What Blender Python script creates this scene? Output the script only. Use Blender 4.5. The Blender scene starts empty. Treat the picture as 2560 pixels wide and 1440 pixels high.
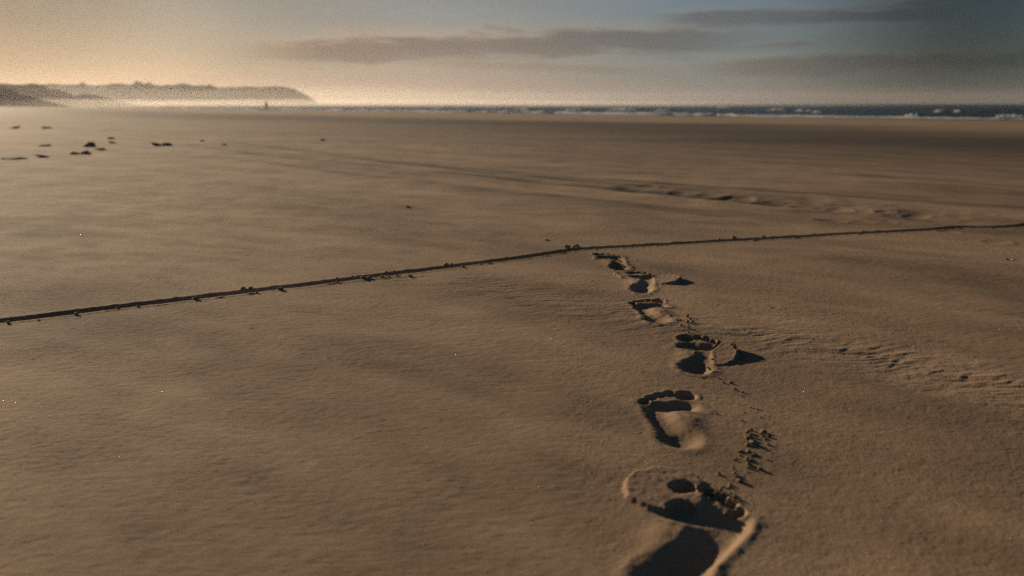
import bpy, bmesh, math, random
import numpy as np
from mathutils import Vector, Matrix

random.seed(7)
RNG = np.random.default_rng(7)
SC = bpy.context.scene
COL = SC.collection
R = math.radians

# ------------------------------------------------------------------ camera model (used to read places off the photo)
F, CX, CY, CAMH = 2200.0, 1280.0, 720.0, 0.55
PITCH = math.atan((CY - 257.0) / F)
CP, SP = math.cos(PITCH), math.sin(PITCH)
SUN_AZ, SUN_EL = R(-39.0), R(12.0)
SUN = Vector((math.sin(SUN_AZ) * math.cos(SUN_EL), math.cos(SUN_AZ) * math.cos(SUN_EL), math.sin(SUN_EL)))
SEA_Z = -1.2

def ray(px, py):
    a, b = (px - CX) / F, (CY - py) / F
    return a, CP + b * SP, -SP + b * CP

def gp(px, py, z=0.0):
    """ground point seen at a photo pixel, on the level z"""
    x, y, w = ray(px, py)
    t = (z - CAMH) / w
    return np.array((x * t, y * t))

def azel(px, py):
    x, y, w = ray(px, py)
    return math.atan2(x, y), math.atan2(w, math.hypot(x, y))

# ------------------------------------------------------------------ numpy noise
_perm = np.random.default_rng(3).permutation(256).astype(np.int32)
_perm = np.concatenate([_perm, _perm])
_ang = np.random.default_rng(4).random(256) * 2 * np.pi
_gx, _gy = np.cos(_ang).astype(np.float32), np.sin(_ang).astype(np.float32)

def perlin(x, y):
    x = np.asarray(x, dtype=np.float64); y = np.asarray(y, dtype=np.float64)
    xi, yi = np.floor(x), np.floor(y)
    xf, yf = (x - xi).astype(np.float32), (y - yi).astype(np.float32)
    xi = xi.astype(np.int64) & 255; yi = yi.astype(np.int64) & 255
    u = xf * xf * xf * (xf * (xf * 6 - 15) + 10); v = yf * yf * yf * (yf * (yf * 6 - 15) + 10)
    def g(ix, iy, dx, dy):
        h = _perm[_perm[ix & 255] + (iy & 255)]
        return _gx[h] * dx + _gy[h] * dy
    a = g(xi, yi, xf, yf); b = g(xi + 1, yi, xf - 1, yf)
    c = g(xi, yi + 1, xf, yf - 1); d = g(xi + 1, yi + 1, xf - 1, yf - 1)
    return ((a + u * (b - a)) * (1 - v) + (c + u * (d - c)) * v) * 1.4

def fbm(x, y, octs=4, gain=0.5):
    s, a = 0.0, 1.0
    for k in range(octs):
        s = s + a * perlin(x * 2 ** k + 17.3 * k, y * 2 ** k - 9.1 * k); a *= gain
    return s

def sstep(a, b, t):
    t = np.clip((t - a) / (b - a), 0, 1)
    return t * t * (3 - 2 * t)

def seg_dist(X, Y, pts):
    """distance to a polyline and the running length of the nearest point"""
    best = np.full(X.shape, 1e9); run = np.zeros(X.shape); side = np.zeros(X.shape); L = 0.0
    for (ax, ay), (bx, by) in zip(pts[:-1], pts[1:]):
        dx, dy = bx - ax, by - ay; l = math.hypot(dx, dy)
        t = np.clip(((X - ax) * dx + (Y - ay) * dy) / (l * l), 0, 1)
        ex, ey = X - ax - t * dx, Y - ay - t * dy
        d = np.hypot(ex, ey); m = d < best
        best = np.where(m, d, best); run = np.where(m, L + t * l, run)
        side = np.where(m, np.sign(dx * ey - dy * ex), side); L += l
    return best, run, side

# ------------------------------------------------------------------ objects
def tag(o, label=None, cat=None, group=None, kind=None):
    if label: o['label'] = label
    if cat: o['category'] = cat
    if group: o['group'] = group
    if kind: o['kind'] = kind
    return o

def link(name, me, mat=None, parent=None, loc=None):
    o = bpy.data.objects.new(name, me); COL.objects.link(o)
    if mat and not me.materials: me.materials.append(mat)
    if parent: o.parent = parent
    if loc is not None: o.location = loc
    return o

def empty(name, loc, rz=0.0):
    o = bpy.data.objects.new(name, None); COL.objects.link(o)
    o.location = loc; o.rotation_euler = (0, 0, rz); return o

def np_mesh(name, verts, quads, smooth=True):
    me = bpy.data.meshes.new(name)
    n, m = len(verts), len(quads)
    me.vertices.add(n); me.vertices.foreach_set('co', np.ascontiguousarray(verts, dtype=np.float32).ravel())
    me.loops.add(m * 4); me.loops.foreach_set('vertex_index', np.ascontiguousarray(quads, dtype=np.int32).ravel())
    me.polygons.add(m); me.polygons.foreach_set('loop_start', np.arange(0, m * 4, 4, dtype=np.int32))
    me.update(calc_edges=True)
    if smooth: me.polygons.foreach_set('use_smooth', np.ones(m, dtype=bool))
    return me

def grid_quads(nx, ny):
    i = np.arange((nx - 1) * (ny - 1)); r, c = i // (nx - 1), i % (nx - 1)
    a = r * nx + c
    return np.stack([a, a + 1, a + nx + 1, a + nx], 1).astype(np.int32)

def bm_mesh(name, bm, smooth=True):
    me = bpy.data.meshes.new(name); bm.to_mesh(me); bm.free()
    if smooth: me.polygons.foreach_set('use_smooth', np.ones(len(me.polygons), dtype=bool))
    return me

# ------------------------------------------------------------------ shader helper
class S:
    """a float socket with arithmetic"""
    def __init__(s, nt, sock): s.nt, s.k = nt, sock
    def _m(s, op, *a, clamp=False):
        n = s.nt.nodes.new('ShaderNodeMath'); n.operation = op; n.use_clamp = clamp
        for i, v in enumerate((s,) + a):
            if isinstance(v, S): s.nt.links.new(v.k, n.inputs[i])
            else: n.inputs[i].default_value = v
        return S(s.nt, n.outputs[0])
    def __add__(s, o): return s._m('ADD', o)
    def __radd__(s, o): return s._m('ADD', o)
    def __sub__(s, o): return s._m('SUBTRACT', o)
    def __mul__(s, o): return s._m('MULTIPLY', o)
    def __rmul__(s, o): return s._m('MULTIPLY', o)
    def __truediv__(s, o): return s._m('DIVIDE', o)
    def pow(s, o): return s._m('POWER', o)
    def max(s, o): return s._m('MAXIMUM', o)
    def abs(s): return s._m('ABSOLUTE')
    def step(s, a, b):
        n = s.nt.nodes.new('ShaderNodeMapRange'); n.interpolation_type = 'SMOOTHSTEP'
        s.nt.links.new(s.k, n.inputs[0])
        n.inputs[1].default_value, n.inputs[2].default_value = a, b
        n.inputs[3].default_value, n.inputs[4].default_value = 0, 1
        return S(s.nt, n.outputs[0])

def rng(nt, sock, a, b, c, d):
    n = nt.nodes.new('ShaderNodeMapRange'); nt.links.new(sock, n.inputs[0])
    for i, v in enumerate((a, b, c, d)): n.inputs[i + 1].default_value = v
    return n.outputs[0]

def noise(nt, vec, scale, detail=4, rough=0.55, dist=0.0):
    n = nt.nodes.new('ShaderNodeTexNoise'); nt.links.new(vec, n.inputs['Vector'])
    n.inputs['Scale'].default_value = scale; n.inputs['Detail'].default_value = detail
    n.inputs['Roughness'].default_value = rough; n.inputs['Distortion'].default_value = dist
    return n.outputs[0]

def mapping(nt, vec, scale=(1, 1, 1), rot=(0, 0, 0)):
    n = nt.nodes.new('ShaderNodeMapping'); nt.links.new(vec, n.inputs[0])
    n.inputs['Scale'].default_value = scale; n.inputs['Rotation'].default_value = rot
    return n.outputs[0]

def mixc(nt, fac, a, b, mode='MIX'):
    n = nt.nodes.new('ShaderNodeMix'); n.data_type = 'RGBA'; n.blend_type = mode; n.clamp_factor = True
    ins = [i for i in n.inputs if i.type == 'RGBA']; f = n.inputs[0]
    for s, v in ((f, fac), (ins[0], a), (ins[1], b)):
        if isinstance(v, S): nt.links.new(v.k, s)
        elif hasattr(v, 'links'): nt.links.new(v, s)
        else: s.default_value = v if not isinstance(v, tuple) else (v + (1,) if len(v) == 3 else v)
    return [o for o in n.outputs if o.type == 'RGBA'][0]

def new_mat(name):
    m = bpy.data.materials.new(name); m.use_nodes = True
    nt = m.node_tree; return m, nt, nt.nodes['Principled BSDF']

def pset(b, **k):
    for n, v in k.items():
        i = b.inputs[n.replace('_', ' ')]
        i.default_value = v if not isinstance(v, tuple) else v + (1,)

def bump(nt, b, h, strength, dist, prev=None):
    n = nt.nodes.new('ShaderNodeBump'); nt.links.new(h, n.inputs['Height'])
    n.inputs['Strength'].default_value = strength; n.inputs['Distance'].default_value = dist
    if prev is not None: nt.links.new(prev, n.inputs['Normal'])
    if b is not None: nt.links.new(n.outputs[0], b.inputs['Normal'])
    return n.outputs[0]

# ------------------------------------------------------------------ materials
SAND_A, SAND_B = (0.300, 0.199, 0.120), (0.51, 0.346, 0.214)

def sand_material():
    m, nt, b = new_mat('sand')
    pos = nt.nodes.new('ShaderNodeNewGeometry').outputs['Position']
    at = nt.nodes.new('ShaderNodeAttribute'); at.attribute_name = 'wet'
    wet = at.outputs['Fac']
    big = noise(nt, mapping(nt, mapping(nt, pos, (1, 1, 1), (0, 0, R(46))), (.22, 1, 1)), 1.9, 5, .55)
    grain = noise(nt, pos, 900, 2, .7)
    c = mixc(nt, rng(nt, big, .39, .61, 0, 1), SAND_A, SAND_B)
    c = mixc(nt, rng(nt, grain, .30, .70, .0, .55), c, (.10, .075, .055))
    c = mixc(nt, wet, c, (.080, .058, .040))
    nt.links.new(c, b.inputs['Base Color'])
    nt.links.new(rng(nt, wet, 0, 1, .95, .75), b.inputs['Roughness'])
    pset(b, Specular_IOR_Level=.2)
    b1 = bump(nt, None, noise(nt, pos, 420, 3, .7), .8, .0012)
    bump(nt, b, noise(nt, mapping(nt, pos, (.3, 1, 1), (0, 0, R(-12))), 60, 4, .6), .5, .0016, b1)
    return m

def simple_noise_mat(name, a, bcol, scale, rough=.85, spec=.3, bump_d=0.0):
    m, nt, b = new_mat(name)
    pos = nt.nodes.new('ShaderNodeTexCoord').outputs['Object']
    n = noise(nt, pos, scale, 5, .6)
    nt.links.new(mixc(nt, rng(nt, n, .3, .7, 0, 1), a, bcol), b.inputs['Base Color'])
    pset(b, Roughness=rough, Specular_IOR_Level=spec)
    if bump_d: bump(nt, b, n, .8, bump_d)
    return m

M_SAND = sand_material()
M_CLOD = simple_noise_mat('damp_sand_clod', (.27, .18, .105), (.38, .26, .16), 300, .85, .25, .0015)
M_LUMP = simple_noise_mat('shade_dark_sand', (.16, .12, .085), (.25, .19, .135), 40, .85, .25, .006)  # sand darkened all over, standing in for the shaded side of backlit lumps
M_DUNE = simple_noise_mat('dune_grass_and_sand', (.055, .060, .032), (.20, .16, .10), .11, .95, .1, .5)
M_SHRUB = simple_noise_mat('dune_shrub', (.03, .04, .018), (.06, .07, .03), .8, .8, .2)
M_TWIG = simple_noise_mat('dark_driftwood', (.02, .016, .012), (.05, .04, .03), 200, .8, .3)
M_SHELL = simple_noise_mat('pale_shell', (.35, .32, .28), (.55, .5, .44), 150, .4, .5)
M_FOAM = simple_noise_mat('sea_foam', (.62, .62, .60), (.85, .84, .82), 2.0, .9, .2, .1)
M_JACKET = simple_noise_mat('dark_jacket_cloth', (.025, .03, .028), (.04, .045, .04), 30, .9, .2)
M_TROUSERS = simple_noise_mat('dark_trouser_cloth', (.02, .022, .028), (.035, .038, .045), 30, .9, .2)
M_SKIN = simple_noise_mat('skin', (.38, .24, .17), (.44, .29, .21), 20, .55, .4)
M_HAIR = simple_noise_mat('dark_hair', (.02, .014, .01), (.04, .03, .02), 60, .6, .4)

def sea_material():
    m, nt, b = new_mat('sea_water')
    pos = nt.nodes.new('ShaderNodeNewGeometry').outputs['Position']
    n = noise(nt, mapping(nt, pos, (.35, 1, 1), (0, 0, R(-28))), .12, 5, .6)
    nt.links.new(mixc(nt, rng(nt, n, .35, .65, 0, 1), (.008, .030, .040), (.022, .056, .068)), b.inputs['Base Color'])
    pset(b, Roughness=.35, IOR=1.333, Specular_IOR_Level=.2)
    b1 = bump(nt, None, noise(nt, mapping(nt, pos, (.4, 1, 1), (0, 0, R(-28))), 1.2, 4, .6), 1, .25)
    bump(nt, b, noise(nt, mapping(nt, pos, (.4, 1, 1), (0, 0, R(-28))), .22, 3, .6), 1, 1.2, b1)
    return m
M_SEA = sea_material()

def volume_mat(name, col, dens, aniso):
    m = bpy.data.materials.new(name); m.use_nodes = True
    nt = m.node_tree; nt.nodes.clear()
    o = nt.nodes.new('ShaderNodeOutputMaterial'); v = nt.nodes.new('ShaderNodeVolumePrincipled')
    v.inputs['Color'].default_value = col + (1,); v.inputs['Density'].default_value = dens
    v.inputs['Anisotropy'].default_value = aniso
    nt.links.new(v.outputs[0], o.inputs['Volume']); return m

# ------------------------------------------------------------------ lie of the beach
SH_A, SH_B = gp(665, 274.5, SEA_Z), gp(2560, 301.5, SEA_Z)
SH_D = (SH_B - SH_A) / np.linalg.norm(SH_B - SH_A)
SH_N = np.array((-SH_D[1], SH_D[0]))
if np.dot(SH_A, SH_N) < 0: SH_N = -SH_N
SH_Q = float(np.dot(SH_A, SH_N))            # metres from the camera's foot to the waterline

def shore_q(X, Y): return X * SH_N[0] + Y * SH_N[1]

def beach_level(X, Y):
    t = np.clip((shore_q(X, Y) - 6.0) / (SH_Q - 6.0), 0, 6)
    return SEA_Z * np.minimum(t ** 1.12, 2.6)

def bz(x, y): return float(beach_level(np.array([x]), np.array([y]))[0])

def gpb(px, py):
    """photo pixel to the (sloping) beach"""
    z = 0.0
    for _ in range(40):
        p = gp(px, py, z); z = 0.5 * z + 0.5 * bz(*p)
    return p[0], p[1], bz(*p)

# ------------------------------------------------------------------ footprints
# name px of heel back, toe tips, side (L/R), forefoot width (m), depth, label
FEET = [
    dict(h=(1556, 675), t=(1511, 634), s='R', w=.094, d=.85, break_up=1.0,
         label='farthest footprint, small and crumbled, just in front of the scratched line'),
    dict(h=(1606, 733), t=(1600, 680), s='R', w=.096, d=.9, side=.6, break_up=.6,
         label='footprint with a thin crust ring at its left and flat flap at its right'),
    dict(h=(1650, 812), t=(1616, 746), s='L', w=.098, d=.92, side=.8, ball=.9, heel=.75, break_up=.7,
         label='left footprint with dark jagged toes, third from the scratched line'),
    dict(h=(1738, 934), t=(1748, 842), s='R', w=.100, d=1.0, side=.30, ball=.66, heel=.82, break_up=.6,
         label='right footprint with round toe holes and a thick raised flap casting a long shadow'),
    dict(h=(1706, 1121), t=(1668, 981), s='L', w=.106, d=.95, side=.78, ball=.8, heel=.8, break_up=.2,
         label='clean left footprint with five dark toe holes and a narrow curved arch'),
    dict(h=(1640, 1500), t=(1775, 1222), s='R', w=.112, d=1.0, break_up=.35, soft=.05, side=.36, ball=.85, heel=.5,
         label='nearest footprint, out of focus, with a broad round crust disc behind its big toe'),
]

def foot_frame(f):
    h, t = gp(*f['h']), gp(*f['t'])
    d = t - h; L = float(np.linalg.norm(d)); d /= L
    lat = np.array((d[1], -d[0]))            # to the right of the walking direction
    if f['s'] == 'L': lat = -lat             # lateral (little-toe) side
    return h, d, lat, L

def foot_local(f, X, Y):
    h, d, lat, L = foot_frame(f)
    dx, dy = X - h[0], Y - h[1]
    k = f['w'] / .095
    return (dx * lat[0] + dy * lat[1]) / k, (dx * d[0] + dy * d[1]) * (.25 / L)

WELLS = [  # lateral, forward, rx, ry, tilt, depth(mm), softness
    (.000, .038, .029, .037, 0, 15, .40), (.003, .176, .044, .0185, -.24, 12, .40), (-.018, .181, .025, .021, 0, 13, .40)]
SIDE = [(0, .045, .026, 12), (.010, .075, .021, 9.5), (.018, .105, .018, 8.5), (.022, .135, .0195, 9.5), (.022, .165, .023, 11)]   # outer edge of the sole
TOES = [(-.029, .229, .0160, .0180, 0, 19, .6), (-.003, .236, .0095, .0125, 0, 16, .6), (.0145, .229, .0088, .0115, 0, 15, .6),
        (.0295, .217, .0084, .0105, 0, 14, .6), (.0425, .201, .0080, .0095, 0, 13, .6)]

def well(u, w, p, soft=1):
    cx, cy, rx, ry, tilt, dep, hard = p; hard = hard * soft
    c, s = math.cos(tilt), math.sin(tilt)
    a, b = (u - cx) * c - (w - cy) * s, (u - cx) * s + (w - cy) * c
    r = np.sqrt((a / rx) ** 2 + (b / ry) ** 2)
    return dep * 1e-3 * (1 - sstep(hard, 1.26 + .3 * (1 - soft), r)), r

def sole_side(u, w, soft):
    pts = [(a, b) for a, b, _, _ in SIDE]; d, run, _ = seg_dist(u, w, pts)
    L = np.concatenate([[0], np.cumsum([math.dist(a, b) for a, b in zip(pts[:-1], pts[1:])])])
    rr = np.interp(run, L, [p[2] for p in SIDE]); dd = np.interp(run, L, [p[3] for p in SIDE])
    r = d / rr
    return dd * 1e-3 * (1 - sstep(.25 * soft, 1.26 + .3 * (1 - soft), r)), r

def foot_height(f, X, Y):
    n1, n2 = fbm(X * 130, Y * 130, 3), fbm(X * 130 + 31, Y * 130 - 11, 3)
    j = .0013 * f['break_up'] ** 2 + .0002
    u, w = foot_local(f, X + n1 * j, Y + n2 * j)
    p4, rmin = sole_side(u, w, f.get('soft', .9)); p4 = (p4 * f.get('side', 1)) ** 4
    for p in WELLS:
        d, r = well(u, w, p, f.get('soft', .9)); p4 += (d * (f.get('heel', 1) if p[1] < .1 else f.get('ball', 1))) ** 4; rmin = np.minimum(rmin, r)
    base = p4 ** .25
    t4 = np.zeros(X.shape)
    for p in TOES:
        d, r = well(u, w, p); t4 += d ** 6; rmin = np.minimum(rmin, r)
    toe = t4 ** (1 / 6)
    dep = (base ** 5 + toe ** 5) ** .2
    rim = np.exp(-((rmin - 1.45) / .30) ** 2) * (.0010 + .0030 * f['break_up'] * np.clip(fbm(X * 45 + 5, Y * 45, 3) + .1, 0, 1))
    dome = .005 * np.exp(-(((u + .022) / .020) ** 2 + ((w - .11) / .040) ** 2))
    crumb = f['break_up'] ** 2 * .004 * np.clip(fbm(X * 120, Y * 120, 3), 0, 1) * np.exp(-((rmin - 1.15) / .35) ** 2)
    return -dep * f['d'] + rim + dome + crumb

# raised crusts of sand: outline of pixels, height at the lifted end, pixel of the lifted end
def poly_mask(X, Y, pts, soft):
    """1 inside the outline, falling to 0 across the soft width"""
    pts = [tuple(p) for p in pts] ; d, _, _ = seg_dist(X, Y, pts + [pts[0]])
    ins = np.zeros(X.shape, bool); n = len(pts)
    for i in range(n):
        (ax, ay), (bx, by) = pts[i], pts[(i + 1) % n]
        if ay == by: continue
        ins ^= ((ay > Y) != (by > Y)) & (X < (bx - ax) * (Y - ay) / (by - ay) + ax)
    sd = np.where(ins, d, -d)
    return sstep(-soft * .5, soft * .5, sd), sd

FLAPS = [
    dict(foot=3, out=[(1776, 883), (1800, 872), (1822, 868), (1838, 874), (1846, 889), (1838, 905), (1812, 911), (1782, 912)],
         lo=(1778, 900), hi=(1842, 884), z0=.002, z1=.0155),
    dict(foot=1, out=[(1632, 694), (1660, 689), (1690, 694), (1705, 703), (1690, 711), (1655, 713), (1635, 710)],
         lo=(1632, 702), hi=(1704, 702), z0=.001, z1=.013),
    dict(foot=5, out=[(1560, 1232), (1566, 1208), (1592, 1190), (1640, 1181), (1695, 1184), (1738, 1196), (1757, 1216), (1760, 1262),
                      (1735, 1285), (1690, 1290), (1640, 1280), (1600, 1268), (1566, 1252)],
         lo=(1745, 1262), hi=(1566, 1205), z0=.0055, z1=.0075, lip=0),
    dict(foot=1, out=[(1533, 689), (1545, 683), (1575, 682), (1600, 686), (1580, 699), (1552, 698)], lo=(1600, 690), hi=(1536, 690), z0=-.001, z1=.006),
]

def flap_height(fl, X, Y, h):
    P = [gp(*p) for p in fl['out']]
    m, sd = poly_mask(X + .0022 * fbm(X * 120, Y * 120, 3), Y + .0022 * fbm(X * 120 + 9, Y * 120, 3), P, .0045)
    lo, hi = gp(*fl['lo']), gp(*fl['hi']); ax = hi - lo; l2 = float(ax @ ax)
    t = np.clip(((X - lo[0]) * ax[0] + (Y - lo[1]) * ax[1]) / l2, 0, 1.1)
    top = fl['z0'] + (fl['z1'] - fl['z0']) * t ** 1.3 + .0007 * fbm(X * 50, Y * 50, 3)
    lip = fl.get('lip', .0008) * np.exp(-((sd - .004) / .003) ** 2)
    return np.where(h < -.006, h, h * (1 - m)) + m * np.where(h < -.006, np.minimum(top, 0) * 0, top + lip)

# ------------------------------------------------------------------ the scratched line
LINE_PX = [(0, 803), (325, 764.5), (609, 729.5), (884, 696.5), (1150, 664), (1300, 644), (1448, 622.5), (1654, 611), (1908, 596.5), (2156, 582), (2350, 572.5), (2560, 563)]
LINE = [gp(*p) for p in LINE_PX]
LINE = [LINE[0] + (LINE[0] - LINE[1]) * 5] + LINE + [LINE[-1] + (LINE[-1] - LINE[-2]) * 6]

def axis(segs):
    """segs: list of (end, spacing) dense stretches; returns coordinates"""
    out = [segs[0][0]]
    for end, s in segs[1:]:
        n = max(1, round((end - out[-1]) / s)); out += list(np.linspace(out[-1], end, n + 1)[1:])
    return out

def grow(start, s, ratio, end):
    out, x = [], start
    while x < end: s *= ratio; x += s; out.append(x)
    return out

XS = axis([(-1.75, 0), (.10, .0055), (1.02, .0026), (2.5, .0055)])
XS = [-v for v in grow(-XS[0], .0055, 1.03, 1900)][::-1] + XS + grow(XS[-1], .0055, 1.03, 1900)
YS = axis([(.66, 0), (2.95, .0030), (4.1, .0045)])
YS = [-v for v in grow(-YS[0], .003, 1.05, 40)][::-1] + YS + grow(YS[-1], .0045, 1.012, 1900)
XS, YS = np.array(XS), np.array(YS)

def ripple_mask(X, Y):
    P = [gp(*p) for p in ((950, 690), (1150, 705), (1400, 760), (1650, 810), (1900, 840), (2150, 885), (2350, 930), (2700, 1010))]
    d, _, _ = seg_dist(X, Y, P)
    return np.exp(-(d / .13) ** 2)

def GRAIN(X): return np.random.default_rng(11).normal(0, 1, X.shape)

def sand_height(X, Y):
    dl, _, _ = seg_dist(X, Y, LINE); calm = 1 - .85 * np.exp(-(dl / .22) ** 2)
    q = shore_q(X, Y); dist = np.hypot(X, Y)
    z = beach_level(X, Y)
    c, s = math.cos(R(-48)), math.sin(R(-48))                  # wind: along the swales
    a, b = X * c + Y * s, -X * s + Y * c
    z += calm * .009 * fbm(a * .45 + 3, b * 1.25, 3)
    z += calm * .0066 * fbm(a * 1.6, b * 4.2 + 7, 3)
    near = np.exp(-np.maximum(dist - 4, 0) / 8)
    c2, s2 = math.cos(R(12)), math.sin(R(12)); wob = .03 * perlin(X * 4, Y * 4)
    e, g = X * c2 + Y * s2, -X * s2 + Y * c2 + wob
    patch = np.clip(.55 + .8 * perlin(a * .9 + 40, b * 1.7), .1, 1.3)
    z += near * patch * .00034 * fbm(e * 9, g * 34, 3)
    z += near * (.00035 * fbm(X * 55, Y * 45, 3) + 00.00021 * GRAIN(X))
    rm = ripple_mask(X, Y)
    c3, s3 = math.cos(R(8)), math.sin(R(8)); e3, g3 = X * c3 + Y * s3, -X * s3 + Y * c3 + .05 * perlin(X * 5 + 3, Y * 5)
    z += rm * (1 + .15 * sstep(.3, .8, X)) * (.0016 * fbm(e3 * 6, g3 * 26, 3) + .0006 * fbm(e3 * 30, g3 * 60, 2))
    z += .05 * (1 - np.exp(-np.maximum(dist - 12, 0) / 40)) * fbm(X * .06, Y * .1, 4)
    d, _, _ = seg_dist(X, Y, [np.array(gpb(*p)[:2]) for p in ((1600, 470), (1800, 492), (2050, 515), (2300, 540), (2650, 575))])
    z += calm * np.exp(-(d / .38) ** 2) * .009 * fbm(X * 3.2, Y * 3.0 + 5, 3)
    # vehicle / walkers' tracks in the middle distance
    for px, wd, dp in (([(470, 362), (700, 392), (900, 412), (1200, 440), (1500, 470), (1900, 505), (2300, 545), (2700, 585)], .10, .012),
                       ([(560, 352), (760, 376), (1000, 408), (1250, 436), (1550, 462), (2000, 500)], .09, .008)):
        d, run, side = seg_dist(X, Y, [np.array(gpb(*p)[:2]) for p in px])
        m = np.exp(-(d / wd) ** 2)
        z += calm * -dp * m * (.6 + .8 * perlin(run * 1.2, run * 0 + wd * 50)) + dp * .5 * np.exp(-((d - wd * 2) / wd) ** 2)
    return z

TRACKS = (([(470, 362), (700, 392), (900, 412), (1200, 440), (1500, 470), (1900, 505), (2300, 545)], .075), ([(560, 352), (760, 376), (1000, 408), (1250, 436), (1550, 462), (2000, 500)], .085),
          ([(900, 398), (1300, 432), (1800, 470), (2560, 520)], .07), ([(300, 362), (560, 392), (900, 436), (1300, 482), (1800, 540)], .06))
FAR_PITS = [(1640, 472, 40), (1700, 482, 46), (1760, 487, 40), (1820, 492, 50), (1870, 496, 44), (1915, 503, 46), (1960, 507, 40),
            (2110, 518, 46), (2170, 524, 34), (2210, 528, 30), (2235, 533, 26), (2095, 549, 40), (2180, 548, 44), (2270, 535, 36),
            (2330, 543, 40), (2370, 548, 50), (2200, 559, 30), (2390, 587, 40), (2470, 597, 40), (2440, 540, 30),
            (120, 320, 40), (270, 332, 34), (310, 345, 30), (240, 300, 60), (360, 320, 40)]
MARKS = [(2026, 860, 22), (2108, 877, 30), (2175, 893, 30), (2226, 914, 26), (2238, 903, 30), (2295, 919, 34), (2330, 931, 26), (2410, 942, 36), (2522, 957, 34), (2352, 927, 22)]

def build_ground():
    nx, ny = len(XS), len(YS)
    X, Y = np.meshgrid(XS, YS)
    Z = sand_height(X, Y)
    # prints: only the window round each
    own = np.full((ny - 1, nx - 1), -1, np.int32)
    xc, yc = (XS[:-1] + XS[1:]) / 2, (YS[:-1] + YS[1:]) / 2
    for i, f in enumerate(FEET):
        h, d, lat, L = foot_frame(f); c = h + d * L / 2
        ix = np.where(abs(XS - c[0]) < .33)[0]; iy = np.where(abs(YS - c[1]) < .33)[0]
        sl = np.ix_(iy, ix); x, y = X[sl], Y[sl]
        hh = foot_height(f, x, y)
        for fl in FLAPS:
            if fl['foot'] == i: hh = flap_height(fl, x, y, hh)
        if i == 5:      # sand pushed up along its outer edge
            e, run, sd_ = seg_dist(x, y, [gp(*p) for p in ((1895, 1292), (1884, 1330), (1842, 1376), (1798, 1425), (1765, 1490), (1740, 1560))])
            inn = np.where(sd_ < 0, sstep(0, .017, e) * np.exp(-(np.maximum(e - .017, 0) / .034) ** 2), 0)
            hh += sstep(.004, .035, run) * (-.0085 * inn * (1 + .2 * perlin(run * 30, run * 0 + 1)) + .0016 * np.exp(-(e / .007) ** 2))
        Z[sl] += hh
    for px, py, wpx in FAR_PITS:
        px += 22 * math.sin(px * 1.7); py += 7 * math.cos(px * 2.3)
        x0, y0, _ = gpb(px, py); r = wpx / F * y0 * .5
        ix = np.where(abs(XS - x0) < r * 4)[0]; iy = np.where(abs(YS - y0) < r * 4)[0]
        if len(ix) == 0 or len(iy) == 0: continue
        sl = np.ix_(iy, ix); u, w = (X[sl] - x0) / (r * (1.2 + .5 * math.sin(px))), (Y[sl] - y0) / (r * 1.3)
        rr = np.sqrt(u * u + w * w) + .25 * perlin(X[sl] * 12, Y[sl] * 12)
        Z[sl] += r * (.075 + .03 * math.sin(px)) * (-np.exp(-rr ** 4) + .4 * np.exp(-((rr - 1.5) / .3) ** 2))
    for k, (px, py, wpx) in enumerate(MARKS):
        x0, y0 = gp(px, py); r = wpx / F * y0 * .8; an = R(38 + 14 * math.sin(k * 2.1))
        ix = np.where(abs(XS - x0) < r * 4)[0]; iy = np.where(abs(YS - y0) < r * 4)[0]
        sl = np.ix_(iy, ix); dx, dy = X[sl] - x0, Y[sl] - y0
        u, w = (dx * math.cos(an) + dy * math.sin(an)) / r, (-dx * math.sin(an) + dy * math.cos(an)) / (r * .32)
        Z[sl] += r * .05 * np.exp(-u * u - (w - .5) ** 2) - r * .05 * np.exp(-u * u - (w + .8) ** 2)
    # scratched line
    iy = np.where((YS > LINE[0][1] - .1) & (YS < LINE[-1][1] + .1))[0]; ix = np.where((XS > LINE[0][0] - .1) & (XS < LINE[-1][0] + .1))[0]
    sl = np.ix_(iy, ix); x, y = X[sl], Y[sl]
    d, run, side = seg_dist(x + .0012 * fbm(x * 60, y * 60, 3), y + .0012 * fbm(x * 45 + 8, y * 45, 3), LINE)
    wd = np.where(run > 0, .0232 + .002 * perlin(run * 6, run * 0 + 2), .016)
    g = -.029 * (1 - sstep(.35, 1.1, d / wd))
    berm = np.exp(-((d / wd - 1.55) / .38) ** 2) * (.0012 + .003 * np.clip(fbm(x * 24, y * 24, 3) - .15, 0, 1))
    ends = sstep(0, .3, run)
    Z[sl] += (g + berm) * ends
    # which faces belong to which thing
    Xc, Yc = np.meshgrid(xc, yc)
    iy2 = iy[iy < ny - 1]; ix2 = ix[ix < nx - 1]; s2 = np.ix_(iy2, ix2)
    dl, _, _ = seg_dist(Xc[s2], Yc[s2], LINE)
    wl = own[s2]; wl[dl < .045] = 100; own[s2] = wl
    for i, f in enumerate(FEET):
        h, dd, lat, L = foot_frame(f); c = h + dd * L / 2
        ixf = np.where(abs(xc - c[0]) < .33)[0]; iyf = np.where(abs(yc - c[1]) < .33)[0]; s3 = np.ix_(iyf, ixf)
        u, w = foot_local(f, Xc[s3], Yc[s3])
        m = np.zeros(u.shape, bool)
        for p in WELLS + TOES + [(a, b, c, c + .01, 0, 0, 0) for a, b, c, _ in SIDE]:
            m |= ((u - p[0]) / (p[2] + .014)) ** 2 + ((w - p[1]) / (p[3] + .014)) ** 2 < 1
        for fl in FLAPS:
            if fl['foot'] == i:
                _, sd = poly_mask(Xc[s3], Yc[s3], [gp(*p) for p in fl['out']], .004); m |= sd > -.008
        ww = own[s3]; ww[m & (ww != 100)] = i; own[s3] = ww
    q = shore_q(X, Y)
    verts = np.stack([X, Y, Z], 2).reshape(-1, 3)
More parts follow.
